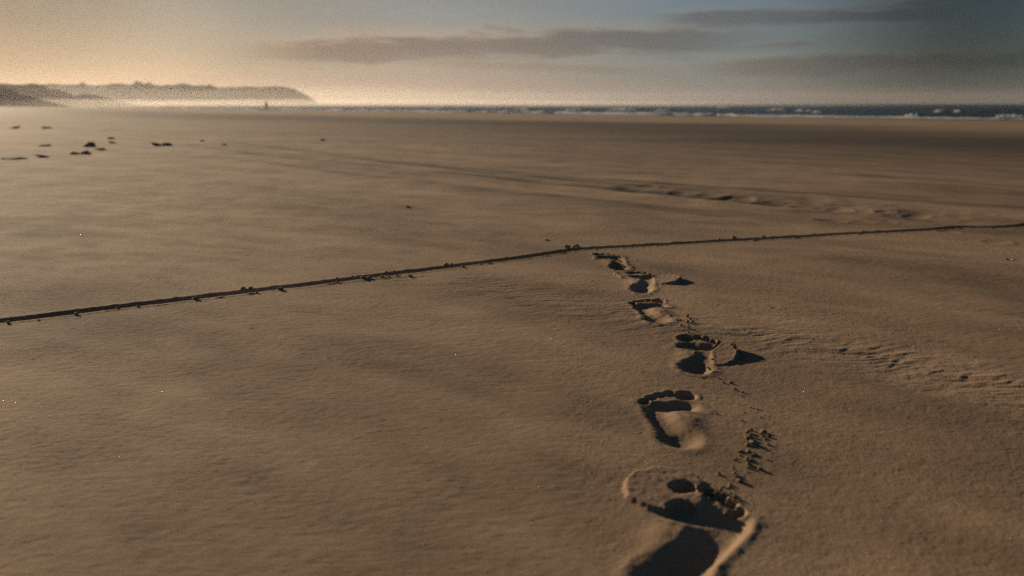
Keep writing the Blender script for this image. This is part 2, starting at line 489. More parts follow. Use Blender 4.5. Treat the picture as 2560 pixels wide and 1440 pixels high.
    # damp strip along the water and a few damp patches
    wq = q + 5 * fbm(X * .02, Y * .05, 3)
    wet = .95 * np.exp(-((wq - WET_Q) / WET_W) ** 2) + .45 * sstep(SH_Q - 22, SH_Q - 2, q)
    wet += .5 * np.clip(fbm(X * .05 + 9, Y * .22, 4), 0, 1) * sstep(9, 20, np.hypot(X, Y))
    for px, wd in TRACKS:
        d, run, _ = seg_dist(X, Y, [np.array(gpb(*p)[:2]) for p in px]); wet += .95 * np.exp(-(d / wd) ** 2) * np.clip(.6 + .6 * perlin(run * .9, run * 0 + wd * 31), 0, 1)
    wet = np.clip(wet, 0, 1).ravel().astype(np.float32)
    quads = grid_quads(nx, ny); owner = own.ravel()
    def take(mask, name, origin):
        qd = quads[mask]; idx, inv = np.unique(qd, return_inverse=True)
        v = verts[idx] - np.array(origin)
        me = np_mesh(name, v, inv.reshape(-1, 4))
        a = me.attributes.new('wet', 'FLOAT', 'POINT'); a.data.foreach_set('value', wet[idx])
        return link(name, me, M_SAND, loc=origin)
    tag(take(owner == -1, 'beach', (0, 0, 0)), 'wide flat wind-swept sand beach reaching to the sea', 'beach', kind='structure')
    for i, f in enumerate(FEET):
        h, dd, lat, L = foot_frame(f); c = h + dd * L / 2
        tag(take(owner == i, 'footprint', (float(c[0]), float(c[1]), 0)), f['label'], 'footprint', 'bare footprints leading away across the sand')
    tag(take(owner == 100, 'groove', (float(LINE[6][0]), float(LINE[6][1]), 0)),
        'long dark groove scratched across the sand from left edge to right edge', 'groove')
    return lambda x, y: float(Z[min(np.searchsorted(YS, y), ny - 1), min(np.searchsorted(XS, x), nx - 1)])

WET_Q = float(shore_q(*gpb(2000, 333)[:2])); WET_W = 9.0
HEIGHT = build_ground()

# ------------------------------------------------------------------ clods of sand
def blob_mesh(name, seed, sub, squash=(1, 1, .75), rough=.35):
    bm = bmesh.new(); bmesh.ops.create_icosphere(bm, subdivisions=sub, radius=1)
    co = np.array([v.co for v in bm.verts])
    k = 1 + rough * fbm(co[:, 0] * 1.3 + seed * 7 + co[:, 2], co[:, 1] * 1.3 - seed * 3 + co[:, 2] * .7, 3)
    for v, s in zip(bm.verts, k):
        v.co = Vector((v.co.x * s * squash[0], v.co.y * s * squash[1], v.co.z * s * squash[2]))
    return bm_mesh(name, bm)

CLODS = [blob_mesh('sand_clod', k, 3, (1, .8 + .1 * (k % 4), .7 + .12 * (k % 3)), .55) for k in range(8)]

def clod(px, py, wpx, label, group, tall=1.0, mat=M_CLOD, name='sand_clod', cat='clod', k=None):
    x, y, _ = gpb(px, py); z = HEIGHT(x, y)
    r = wpx / F * math.hypot(y, CAMH) * .5
    me = CLODS[random.randrange(len(CLODS)) if k is None else k]
    o = link(name, me, mat, loc=(x, y, z + r * .38 * tall))
    if mat is not M_CLOD:
        o.material_slots[0].link = 'OBJECT'; o.material_slots[0].material = mat
    o.scale = (r, r, r * tall); o.rotation_euler = (random.uniform(-.3, .3), random.uniform(-.3, .3), random.uniform(0, 6.28))
    return tag(o, label, cat, group)

def along(crops, sc, ox, oy): return [(ox + a * sc, oy + b * sc) + tuple(r) for a, b, *r in crops]

G_LINE = 'clods of sand thrown up along the scratched line'
line_clods = along([(40, 410, 15), (60, 384, 16), (150, 381, 14), (190, 395, 10), (375, 368, 16), (505, 348, 18), (580, 340, 13), (680, 331, 9), (760, 303, 15), (920, 283, 13),
    (960, 292, 22), (1010, 268, 9), (1055, 265, 12), (1085, 277, 20), (1200, 244, 15), (1237, 240, 14), (1228, 259, 12), (1262, 259, 14), (1380, 245, 16), (1475, 229, 18), (1555, 206, 8),
    (1660, 210, 14), (1735, 182, 11), (1790, 192, 19), (1815, 190, 16), (1880, 185, 14), (1915, 184, 12), (1955, 178, 9), (2020, 182, 14), (2112, 140, 17), (2195, 126, 17), (2222, 124, 16),
    (2280, 135, 12), (2365, 122, 10), (1900, 160, 11), (1940, 156, 10), (1450, 216, 7), (1660, 189, 8)], .5078, 0, 600)
line_clods += along([(215, 418, 14), (240, 407, 24), (270, 404, 20), (290, 400, 18), (330, 411, 14), (400, 408, 10), (480, 399, 14), (560, 396, 14), (620, 394, 10), (730, 387, 16), (760, 381, 13), (850, 376, 10),
    (1010, 364, 14), (1085, 361, 17), (1110, 362, 12), (1235, 352, 14), (1290, 350, 10), (1460, 343, 14), (1600, 334, 9), (1740, 325, 18), (1762, 325, 14), (1880, 322, 14), (1990, 318, 10), (2360, 297, 12), (2420, 294, 9)], .4922, 1300, 420)
for i, (px, py, w) in enumerate(line_clods):
    side = 'left half' if px < 1300 else 'right half'
    big = 'large' if w >= 18 else ('middling' if w >= 13 else 'small')
    clod(px, py, w * random.uniform(.45, .85), f'{big} clod of sand lying along the {side} of the scratched line', G_LINE, .8)

G_TRAIL = 'crumbs of sand trailing beside the footprints'
trail = along([(1000, 10, 9), (1030, 40, 12), (1085, 40, 13), (1110, 90, 12), (1170, 110, 14), (1165, 130, 8), (1230, 230, 9), (1275, 240, 10), (1180, 265, 10), (1140, 205, 7), (1210, 405, 24), (1225, 418, 15), (1320, 400, 24),
    (1310, 438, 18), (1360, 435, 18), (1195, 440, 15), (1210, 455, 24), (1250, 488, 26), (1210, 495, 20), (1350, 490, 15), (1145, 548, 15), (1150, 572, 14), (1210, 545, 24), (1250, 572, 16), (1200, 600, 20), (1115, 605, 14),
    (1215, 640, 22), (1212, 660, 16), (1300, 670, 22), (1350, 602, 10), (985, 272, 8), (1260, 372, 8), (1165, 318, 8), (1300, 300, 8), (1390, 330, 7)], .3472, 1450, 940)
trail += [(px + random.uniform(-9, 9), py + random.uniform(-11, 11), w * random.uniform(.45, .7)) for px, py, w in trail if w > 11]
for px, py, w in trail:
    big = 'bigger' if w >= 20 else ('middling' if w >= 12 else 'tiny')
    where = 'in the cluster right of the clean five-toed footprint' if py > 1060 else 'in the sparse trail below the raised flap'
    clod(px, py, w * .34 * 1.85, f'{big} crumb of sand {where}', G_TRAIL, .85)
near = along([(1000, 705, 22), (1100, 668, 16), (1112, 705, 26), (1130, 722, 24), (1150, 752, 36), (1080, 778, 28), (1075, 800, 22), (1030, 800, 20), (842, 750, 28), (880, 800, 20), (882, 835, 28), (905, 830, 30),
    (945, 835, 30), (975, 850, 26), (1010, 830, 26), (1030, 855, 24), (1035, 892, 22), (1115, 880, 34), (1112, 905, 22), (1050, 990, 24), (1085, 850, 18)], .3472, 1450, 940)
near += [(px + random.uniform(-12, 12), py + random.uniform(-12, 10), w * random.uniform(.25, .42)) for px, py, w in near]
for px, py, w in near:
    big = 'bigger' if w >= 26 else 'small'
    clod(px, py, w * .3472 * 1.1, f'{big} blurred clod of sand heaped at the toes of the nearest footprint', 'clods heaped at the nearest footprint', 1.05)
mid = along([(1015, 812, 20, 2.2), (1045, 845, 18, 1.6), (950, 860, 16, 1.4), (1015, 880, 22, 1.5), (1062, 878, 22, 1.3), (955, 915, 18, 1.6), (1025, 912, 14, 1.2), (1030, 938, 16, 2.4), (1030, 972, 14, 2), (975, 908, 12, 1),
    (805, 768, 14, 1), (865, 770, 14, 1.1)], .2639, 1450, 580)
for px, py, w, t in mid:
    clod(px, py, w * .2639 * 1.25, 'slim upright crumb of sand' if t > 1.3 else 'low crumb of sand', 'crumbs standing between two middle footprints', t)['label'] += \
        ' above the footprint with the thick raised flap'
fc = along([(1280, 1075, 34), (1300, 1058, 30), (1322, 1082, 26), (1345, 1060, 20), (1262, 1100, 26), (1300, 1100, 28), (1430, 1130, 30), (1450, 1150, 30), (900, 1000, 14), (985, 990, 14), (1080, 1000, 16), (1135, 990, 14),
    (1210, 1265, 24), (1230, 1285, 20), (1250, 1210, 20)], .2639, 1450, 580)
for px, py, w in fc:
    clod(px, py, w * .2639, 'rough clod crumbled off beside the toes of the footprint with the thick flap' if py < 890 else
         'rough clod fallen at the heel of the footprint with the thick flap', 'clods round the footprint with the thick flap', .9)
fa = along([(290, 222, 26), (300, 240, 22), (380, 242, 26), (372, 262, 26), (390, 280, 22), (320, 282, 26), (345, 290, 22), (400, 310, 32), (375, 322, 34), (350, 312, 24), (420, 322, 22), (470, 322, 18), (300, 292, 16), (170, 240, 16), (210, 225, 16)], .2639, 1450, 580)
for px, py, w in fa:
    clod(px, py, w * .2639, 'crumbled clod inside the farthest footprint' if w > 20 else 'small crumb at the rim of the farthest footprint', 'clods in the farthest footprint', .8)
ff = along([(490, 376, 18), (540, 270, 14), (665, 318, 12), (778, 515, 20), (812, 505, 18), (770, 535, 12), (635, 404, 22), (655, 418, 20), (685, 430, 24), (700, 445, 18), (725, 438, 16), (600, 650, 24), (575, 648, 22), (620, 655, 22), (520, 660, 20), (500, 668, 18), (770, 655, 14), (800, 650, 12)], .2639, 1450, 580)
for px, py, w in ff:
    t = 'jagged clod at the toes of the third footprint from the line' if py > 745 else 'crumb of sand around the footprint with the crust ring'
    clod(px, py, w * .2639, t, 'clods round the second and third footprints', .9)

# lumps of sand far off on the left, their shaded side put into the colour
G_FAR = 'lumps of sand coloured dark as if shaded, far off on the left'
for px, py, w, t, lab in ((225, 366, 30, .55, 'largest dark lump of sand, pointed, in the loose cluster far left'), (213, 384, 22, .5, 'small dark lump just below the pointed lump far left'),
        (186, 385, 20, .3, 'low flat lump left of the small dark lump far left'), (393, 364, 24, .4, 'left of two dark lumps touching side by side'),
        (416, 364, 24, .4, 'right of two dark lumps touching side by side'), (277, 347, 16, .3, 'faint lump beyond the pointed lump, farthest of the cluster'), (282, 357, 16, .35, 'faint dark lump right of the pointed lump'),
        (110, 365, 32, .16, 'thin flat dark streak of sand left of the pointed lump'), (108, 391, 34, .18, 'flat dark ridge of sand near the left edge'), (30, 398, 50, .15, 'long flat dark ridge of sand cut by the left edge of the photo'),
        (118, 321, 26, .2, 'distant flat lump beyond the others on the left'), (30, 321, 34, .14, 'distant flat streak of sand at the far left edge'), (250, 375, 22, .15, 'thin low streak right of the pointed lump'),
        (806, 351, 10, .7, 'tiny lone dark speck of sand on the open beach'), (560, 363, 14, .3, 'faint lone lump beside the double track'), (505, 353, 9, .5, 'tiny faint lump left of the double track')):
    clod(px, py, w, lab, G_FAR, t, M_LUMP, 'sand_lump', 'lump')
clod(1020, 517, 12, 'lone dark crumb on bare sand beyond the scratched line, left of centre', None, .5, M_LUMP, 'sand_lump', 'lump')
clod(1366, 600, 9, 'tiny crumb on smooth sand just beyond the scratched line', None, .6, M_CLOD)

def twig(px, py, wpx, rz, label):
    x, y = gp(px, py); z = HEIGHT(x, y); l = wpx / F * y
    bm = bmesh.new()
    pts = [Vector((l * (t - .5), .06 * l * math.sin(t * 4), l * .03 * math.sin(t * 7) + l * .09)) for t in np.linspace(0, 1, 7)]
    rings = []
    for i, p in enumerate(pts):
        r = l * (.075 - .03 * abs(i / 6 - .4)); rings.append([bm.verts.new(p + Vector((0, r * math.cos(a), r * math.sin(a)))) for a in np.linspace(0, 2 * np.pi, 8, endpoint=False)])
    for a, b in zip(rings[:-1], rings[1:]):
        for k in range(8): bm.faces.new((a[k], a[(k + 1) % 8], b[(k + 1) % 8], b[k]))
    bm.faces.new(rings[0][::-1]); bm.faces.new(rings[-1])
    o = link('twig', bm_mesh('twig', bm), M_TWIG, loc=(x, y, z)); o.rotation_euler[2] = rz
    return tag(o, label, 'twig')
twig(1927, 774, 10, .1, 'tiny dark stick lying on smooth sand right of the footprints')

def shell(px, py, wpx, label):
    x, y = gp(px, py); z = HEIGHT(x, y); r = wpx / F * y * .5
    bm = bmesh.new(); n = 28; rings = []
    for j in range(6):
        t = j / 5; ring = []
        for k in range(n):
            a = 2 * np.pi * k / n; rad = r * t * (1 + .05 * math.cos(a * 9)) * (1 - .25 * max(0, math.cos(a - math.pi)))
            ring.append(bm.verts.new((rad * math.cos(a), rad * .8 * math.sin(a), r * .42 * (1 - t * t))))
        rings.append(ring)
    for a, b in zip(rings[:-1], rings[1:]):
        for k in range(n): bm.faces.new((a[k], b[k], b[(k + 1) % n], a[(k + 1) % n]))
    bmesh.ops.remove_doubles(bm, verts=bm.verts, dist=1e-6); bmesh.ops.solidify(bm, geom=bm.faces[:], thickness=r * .08)
    o = link('shell', bm_mesh('shell', bm), M_SHELL, loc=(x, y, z - .001)); o.rotation_euler = (.1, -.15, .5)
    return tag(o, label, 'shell')
shell(2534, 646, 16, 'small pale shell half dark at the right edge of the beach')
clod(2518, 646, 9, 'small dark crumb beside the pale shell at the right edge', None, .6, M_LUMP)

# ------------------------------------------------------------------ shell glints: thousands of tiny flat grains
def glints():
    n = 1700
    x = RNG.uniform(-2.6, 2.6, n); y = RNG.uniform(.7, 5.5, n) ** 1.0
    V, Q = [], []
    m, nt, b = new_mat('mica_and_shell_grains'); pset(b, Base_Color=(.80, .68, .50), Roughness=.24, Specular_IOR_Level=.9, Metallic=.35)
    for i in range(n):
        z = float(Z_AT(x[i], y[i])); r = RNG.uniform(.0003, .0008)
        nrm = Vector((RNG.normal(0, .45), RNG.normal(0, .45), 1)).normalized(); t = nrm.orthogonal().normalized(); s = nrm.cross(t)
        c = Vector((x[i], y[i], z + .0008)); k = len(V); h = nrm * .00018
        for sg in (-1, 1):
            for a, w in ((1, .2), (.3, 1), (-1, .3), (-.4, -1)): V.append(c + t * a * r + s * w * r + h * sg)
        Q += [(k + 4, k + 5, k + 6, k + 7), (k + 3, k + 2, k + 1, k)] + [(k + j, k + (j + 1) % 4, k + 4 + (j + 1) % 4, k + 4 + j) for j in range(4)]
    tag(link('glinting_sand_grains', np_mesh('glinting_sand_grains', np.array(V), np.array(Q), False), m), 'tiny glinting grains scattered over the near sand', 'sand grains', kind='stuff')
Z_AT = HEIGHT
glints()

# ------------------------------------------------------------------ sea, surf and waves
def sea():
    # local axes: u along the shore, v out to sea
    us = np.array([-v for v in grow(0, 1.4, 1.012, 3200)][::-1] + [0] + grow(0, 1.4, 1.012, 2600))
    vs = np.array(axis([(-12, 0), (160, .8)]) + grow(160, .8, 1.03, 1900))
    U, V = np.meshgrid(us, vs)
    base = SH_N * SH_Q
    X, Y = base[0] + U * SH_D[0] + V * SH_N[0], base[1] + U * SH_D[1] + V * SH_N[1]
    amp = sstep(-4, 35, V) * np.exp(-np.maximum(V - 250, 0) / 900)
    Z = SEA_Z + amp * (.10 * np.sin(V * .62 + 2 * perlin(U * .02, V * .02)) * (.6 + .6 * perlin(U * .05, V * .05)) + .07 * fbm(U * .12, V * .3, 3))
    me = np_mesh('sea', np.stack([X, Y, Z], 2).reshape(-1, 3), grid_quads(len(us), len(vs)))
    tag(link('sea', me, M_SEA), 'dark teal sea under the right half of the horizon', 'sea', kind='structure')
sea()
SH_ANG = math.atan2(SH_D[1], SH_D[0])

def breaker(px, py, wpx, hpx, label, seed):
    x, y = gp(px, py + hpx * .5, SEA_Z)
    d = math.hypot(x, y); W, H = 1.15 * wpx / F * d, min(.8 * hpx / F * d, .62)
    root = empty('breaking_wave', (x, y, SEA_Z), SH_ANG); tag(root, label, 'wave', 'breaking waves near the shore')
    nu, nv = 40, 16
    u = np.linspace(-.5, .5, nu); v = np.linspace(-1, 1, nv)
    U, V = np.meshgrid(u * W * 1.5, v)
    env = np.clip(1 - (2 * U / (W * 1.5)) ** 2, 0, 1) ** .7
    hgt = H * .8 * env * np.exp(-(V / .45) ** 2) * (1 + .3 * perlin(U * 1.3 + seed, V * 2)) - .06
    P = np.stack([U, V * H * 2.2, hgt], 2).reshape(-1, 3)
    link('swell', np_mesh('swell', P, grid_quads(nu, nv)), M_SEA, root)
    U2, V2 = np.meshgrid(u * W, np.linspace(-1.15, .15, 14))
    env2 = np.clip(1 - np.abs(2 * U2 / W) ** 3, 0, 1)
    rag = perlin(U2 * 1.6 + seed * 3, V2 * 3 + seed)
    h2 = H * env2 * (1 - ((V2 + .5) / .66) ** 2) * (.62 + .55 * rag + .25 * perlin(U2 * 5, V2 * 6 + seed)) + .0
    h2 = np.where(h2 < .03, -.1, h2)
    P2 = np.stack([U2, V2 * H * 1.3, h2], 2).reshape(-1, 3)
    link('foam', np_mesh('foam', P2, grid_quads(nu, 14)), M_FOAM, root)

for k, (px, py, w, h, lab) in enumerate(((1945, 276, 52, 16, 'largest white breaking wave, right of centre in front of the sand'), (2016, 279, 50, 10, 'breaking wave joined to the right of the largest one'),
        (1812, 270, 40, 11, 'white breaking wave left of the largest one and farther out'), (1560, 276, 100, 9, 'wide low breaking wave left of centre in the haze'), (1440, 276, 60, 8, 'low hazy breaking wave left of the wide one'),
        (1660, 278, 46, 8, 'low breaking wave between the wide one and the farther white one'), (1168, 266, 40, 7, 'faint breaking wave far left in the bright haze'), (2283, 290, 34, 9, 'small breaking wave close to the sand, right side'),
        (2352, 281, 24, 10, 'short white breaking wave far out on the right'), (2398, 281, 22, 8, 'faint short breaking wave right of the white one far out'), (2530, 292, 60, 8, 'long low breaking wave cut by the right edge'),
        (2046, 282, 26, 7, 'tiny tail end of the largest breaking wave'), (1310, 275, 70, 8, 'thin hazy breaker just left of the low hazy one'), (1235, 270, 60, 7, 'pale far breaker right of the faint one in the bright haze'), (1100, 272, 60, 7, 'pale breaker hugging the sand left of the faint one'),
        (1040, 268, 60, 7, 'faintest breaking wave beside the end of the headland'))):
    breaker(px, py - h * .5, w, h, lab, k * 5.3)

def surf():
    """thin ragged wash of foam along the waterline"""
    u = np.arange(-420, 130, .5); nv = 12
    a0 = float(np.dot(SH_B, SH_D))
    V0 = np.linspace(-1, 1, nv); U, V = np.meshgrid(u, V0)
    off = 6 + 3.0 * perlin(U * .04, U * 0 + 3) ; wid = 6.5 * (.12 + .88 * sstep(0, -28, U)) * np.clip(.6 + .7 * perlin(U * .06 + 4, U * 0) + .3 * perlin(U * .4, V), .0, 1.3)
    fade = sstep(-15, -60, U) * .6 + .4 + 0 * U
    T = off + V * wid; base = SH_N * SH_Q
    up = a0 + U
    Z = SEA_Z + .03 + (.42 * (1 - V ** 2) * np.clip(.4 + .8 * fbm(U * .5, V * 1.2 + U * .05, 3), 0, 1)) * fade
    Z = np.where(wid < .25, SEA_Z - .3, Z)
    X, Y = base[0] + up * SH_D[0] + T * SH_N[0], base[1] + up * SH_D[1] + T * SH_N[1]
    me = np_mesh('surf_foam', np.stack([X, Y, Z], 2).reshape(-1, 3), grid_quads(len(u), nv))
    tag(link('surf_foam', me, M_FOAM), 'thin white wash of foam along the edge of the sand', 'foam', kind='stuff')
surf()

# ------------------------------------------------------------------ dunes and headland
def ridge(name, label, pts, d0, d1, run, seed, base=-2.5):
    """pts: skyline pixels from left to right; d0, d1: distances at its ends; run: depth of its face"""
    xs = [p[0] for p in pts]; x0, x1 = xs[0], xs[-1]
    n = 260; nk = 46
    px = np.linspace(x0, x1, n); py = np.interp(px, xs, [p[1] for p in pts])
    V = []
    crest = []
    for a, b in zip(px, py):
        rx, ry, rz = ray(a, b); d = d0 + (d1 - d0) * (a - x0) / (x1 - x0); t = d / ry
        crest.append((rx * t, ry * t, CAMH + rz * t))
    crest = np.array(crest)
    for k in range(nk):
        s = k / (nk - 1) * 2 - 1                       # -1 front foot .. 0 crest .. 1 back foot
        prof = 1 - abs(s) ** 1.7
        off = s * run * (1 + .25 * perlin(np.linspace(0, 9, n) + seed, np.full(n, s * 2)))
        hh = np.maximum(crest[:, 2] - base, .5)
        nz = fbm(crest[:, 0] * .03 + seed, np.full(n, off) * .03 + s, 4) if np.ndim(off) == 0 else fbm(crest[:, 0] * .035 + seed, off * .035, 4)
        z = base + hh * prof + hh * .13 * nz * (1 - prof) ** .35 * (abs(s) > .03)
        V.append(np.stack([crest[:, 0] + off * .1, crest[:, 1] + off, z], 1))
    me = np_mesh(name, np.concatenate(V), grid_quads(n, nk))
    tag(link(name, me, M_DUNE), label, 'dune', kind='structure')
    return crest

def rough_line(pts, seed, amp):
    xs = np.arange(pts[0][0], pts[-1][0], 5.0); ys = np.interp(xs, [p[0] for p in pts], [p[1] for p in pts])
    return [(float(a), float(b + amp * c)) for a, b, c in zip(xs, ys, fbm(xs * .022 + seed, xs * 0 + seed, 3))] + [pts[-1]]

HEAD = [(-500, 205), (-200, 212), (0, 211), (100, 209), (160, 210), (210, 212), (245, 213), (290, 209), (325, 211), (345, 207), (372, 209), (410, 213), (450, 210), (490, 213), (525, 215),
        (545, 218), (600, 217), (690, 216), (712, 217), (734, 222), (750, 231), (762, 241), (769, 251), (773, 262)]
ridge('headland', 'long hazy headland of grassy dunes ending in a slope to the sea', rough_line(HEAD[:18], 2, 3.0) + HEAD[18:], 830, 930, 60, 1.0)
DUNE2 = [(-600, 205), (-200, 212), (0, 208), (40, 212), (60, 212), (74, 216), (85, 209), (95, 211), (120, 222), (140, 222), (165, 233), (190, 238), (218, 234), (240, 238), (262, 245), (285, 252), (310, 260)]
ridge('dune_ridge', 'middle dune ridge stepping down in front of the headland', rough_line(DUNE2, 5, 1.0), 420, 560, 30, 4.0)
DUNE1 = [(-700, 190), (-200, 205), (-30, 213), (0, 217), (18, 224), (38, 233), (60, 239), (80, 246), (105, 253), (135, 262)]
ridge('dune_ridge', 'nearest darkest dune slope at the left edge', rough_line(DUNE1, 8, 1.0), 300, 360, 22, 7.0)

LEAF = None
def shrub(px, py, wpx, hpx, d, label, seed):
    rx, ry, rz = ray(px, py); t = d / ry; x, y, z = rx * t, ry * t, CAMH + rz * t
    W, H = wpx / F * d, hpx / F * d
    root = empty('shrub', (x, y, z - H * .1)); tag(root, label, 'shrub', 'shrubs on top of the headland')
    rg = np.random.default_rng(seed); n = 700
    V, Q = [], []
    for i in range(n):
        p = rg.normal(0, 1, 3); p /= np.linalg.norm(p); rad = rg.uniform(.3, 1) ** .5 * (1 + .4 * math.sin(p[0] * 5 + seed) * math.cos(p[1] * 4))
        c = Vector((p[0] * W * .5 * rad, p[1] * W * .5 * rad, H * (.55 + .5 * p[2] * rad)))
        a = Vector(rg.normal(0, 1, 3)).normalized(); b = a.orthogonal().normalized(); s = H * .10
        k = len(V); V += [c - a * s, c + b * s * .5, c + a * s, c - b * s * .5]; Q.append((k, k + 1, k + 2, k + 3))
    link('crown', np_mesh('crown', np.array(V), np.array(Q), False), M_SHRUB, root)
    bm = bmesh.new()
    for j in range(4):
        a = j * 1.6 + seed; bmesh.ops.create_cone(bm, cap_ends=True, segments=6, radius1=H * .05, radius2=H * .02, depth=H * .8,
            matrix=Matrix.Translation((math.cos(a) * W * .12, math.sin(a) * W * .12, H * .25)) @ Matrix.Rotation(.4, 4, (-math.sin(a), math.cos(a), 0)))
    link('stem', bm_mesh('stem', bm), M_TWIG, root)
for k, (px, py, w, h, lab) in enumerate(((207, 213, 12, 7, 'round shrub alone on the left part of the headland skyline'), (344, 210, 16, 7, 'largest bush at the highest point of the headland skyline'),
        (373, 211, 12, 5, 'low bush right of the highest bush on the headland'), (455, 213, 20, 5, 'wide low bush near the middle of the headland skyline'), (525, 217, 12, 6, 'small bush on the headland above the flat right end'))):
    shrub(px, py, w, h, 860, lab, k + 3)

# ------------------------------------------------------------------ the walker
def person():
    a, b, _ = ray(666, 271); d = 188.0; x, y = a / math.hypot(a, b) * d, b / math.hypot(a, b) * d; z = bz(x, y); k = 17.5 / F * d / 1.72          # size as the photo shows it
    k = min(max(k, 1.0), 1.06)
    root = empty('person', (x, y, z), .35)
    tag(root, 'person in dark clothes walking far off at the edge of the beach', 'person')
    def skin(name, verts, edges, radii, mat, sub=2):
        me = bpy.data.meshes.new(name); me.from_pydata([Vector(v) * k for v in verts], edges, [])
        o = bpy.data.objects.new(name, me); COL.objects.link(o)
        m = o.modifiers.new('s', 'SKIN'); m.use_smooth_shade = True
        for i, r in enumerate(radii): me.skin_vertices[0].data[i].radius = (r[0] * k, r[1] * k)
        for i in range(len(verts)): me.skin_vertices[0].data[i].use_root = (i == 0)
        sb = o.modifiers.new('d', 'SUBSURF'); sb.levels = sb.render_levels = sub
        dg = bpy.context.evaluated_depsgraph_get(); dg.update()
        mm = bpy.data.meshes.new_from_object(o.evaluated_get(dg)); o.modifiers.clear(); o.data = mm
        mm.materials.clear(); mm.materials.append(mat); o.parent = root
        return o
    # body, one surface: pelvis, spine, neck, head, arms, legs, mid-stride
    v = [(0, 0, .94), (0, 0, 1.12), (0, .01, 1.32), (0, .015, 1.45), (0, .0, 1.52), (0, -.02, 1.62), (0, -.015, 1.70),
         (.17, .01, 1.42), (.23, .06, 1.16), (.22, .0, .92), (.22, -.03, .82), (-.17, .01, 1.42), (-.23, -.03, 1.16), (-.21, -.12, .94), (-.21, -.15, .85),
         (.09, 0, .90), (.10, -.14, .50), (.10, -.06, .09), (.10, -.20, .03), (-.09, 0, .90), (-.10, .06, .50), (-.10, .28, .14), (-.10, .17, .04)]
    e = [(0, 1), (1, 2), (2, 3), (3, 4), (4, 5), (5, 6), (3, 7), (7, 8), (8, 9), (9, 10), (3, 11), (11, 12), (12, 13), (13, 14), (0, 15), (15, 16), (16, 17), (17, 18), (0, 19), (19, 20), (20, 21), (21, 22)]
    r = [(.13, .10), (.12, .09), (.14, .10), (.09, .07), (.05, .05), (.075, .09), (.06, .07), (.055, .055), (.042, .042), (.032, .032), (.03, .02), (.055, .055), (.042, .042), (.032, .032), (.03, .02),
         (.085, .085), (.06, .06), (.04, .04), (.04, .03), (.085, .085), (.06, .06), (.04, .04), (.04, .03)]
    skin('body', v, e, r, M_SKIN)
    g = lambda rr, f: [(a * f, b * f) for a, b in rr]
    skin('jacket', [v[i] for i in (0, 1, 2, 3, 7, 8, 9, 11, 12, 13)], [(0, 1), (1, 2), (2, 3), (3, 4), (4, 5), (5, 6), (3, 7), (7, 8), (8, 9)], [(a + .025, b + .025) for a, b in (r[i] for i in (0, 1, 2, 3, 7, 8, 9, 11, 12, 13))], M_JACKET)
    skin('trousers', [v[i] for i in (0, 15, 16, 17, 19, 20, 21)], [(0, 1), (1, 2), (2, 3), (0, 4), (4, 5), (5, 6)], [(a + .018, b + .018) for a, b in (r[i] for i in (0, 15, 16, 17, 19, 20, 21))], M_TROUSERS)
    skin('hair', [(0, .015, 1.64), (0, .01, 1.70), (0, -.01, 1.735)], [(0, 1), (1, 2)], [(.085, .095), (.085, .095), (.05, .06)], M_HAIR)
    for s in (-1, 1):
        bm = bmesh.new(); bmesh.ops.create_uvsphere(bm, u_segments=8, v_segments=6, radius=.014 * k, matrix=Matrix.Translation((s * .03 * k, -.105 * k, 1.63 * k)))
        link('eye', bm_mesh('eye', bm), M_HAIR, root)
    bm = bmesh.new(); bmesh.ops.create_cone(bm, cap_ends=True, segments=8, radius1=.018 * k, radius2=.006 * k, depth=.04 * k, matrix=Matrix.Translation((0, -.115 * k, 1.60 * k)) @ Matrix.Rotation(R(70), 4, 'X'))
    link('nose', bm_mesh('nose', bm), M_SKIN, root)
    for i, x_, y_, z_ in ((0, .10, -.15, .035), (1, -.10, .20, .05)):
        bm = bmesh.new(); bmesh.ops.create_icosphere(bm, subdivisions=2, radius=1, matrix=Matrix.Translation((x_ * k, y_ * k, z_ * k)) @ Matrix.Diagonal((.055 * k, .14 * k, .05 * k, 1)))
        link('shoe', bm_mesh('shoe', bm), M_TWIG, root)
person()

# ------------------------------------------------------------------ air
def box(name, lo, hi, mat):
    bm = bmesh.new(); bmesh.ops.create_cube(bm, size=1)
    for v in bm.verts: v.co = Vector([lo[i] + (v.co[i] + .5) * (hi[i] - lo[i]) for i in range(3)])
    return link(name, bm_mesh(name, bm, False), mat)
HAZE_D, MIST_D = .00018, .0006
tag(box('haze', (-4200, -60, -6.5), (4200, 2600, 25), volume_mat('haze_air', (.93, .90, .90), HAZE_D, .5)), 'thin warm sea haze over the whole beach', 'haze', kind='stuff')

def mist(cx, cy, rx, ry, top, dens, label):
    """low bank of spray drifting over the surf on the left, thin at its rim"""
    bm = bmesh.new(); bmesh.ops.create_uvsphere(bm, u_segments=48, v_segments=24, radius=1)
    for v in bm.verts:
        k = 1 + .12 * math.sin(v.co.x * 9 + v.co.y * 5)
        v.co = Vector((cx + v.co.x * rx * k, cy + v.co.y * ry, SEA_Z - .5 + (v.co.z * top * k if v.co.z > 0 else v.co.z * 4)))
    tag(link('mist', bm_mesh('mist', bm), volume_mat('spray_mist', (.96, .90, .84), dens, .42)), label, 'mist', kind='stuff')
mist(-150, 520, 330, 275, 4.4, .0011, 'low bright bank of sea mist along the foot of the headland')
mist(-190, 660, 330, 250, 13, .0004, 'thin veil of mist rising up the face of the headland')

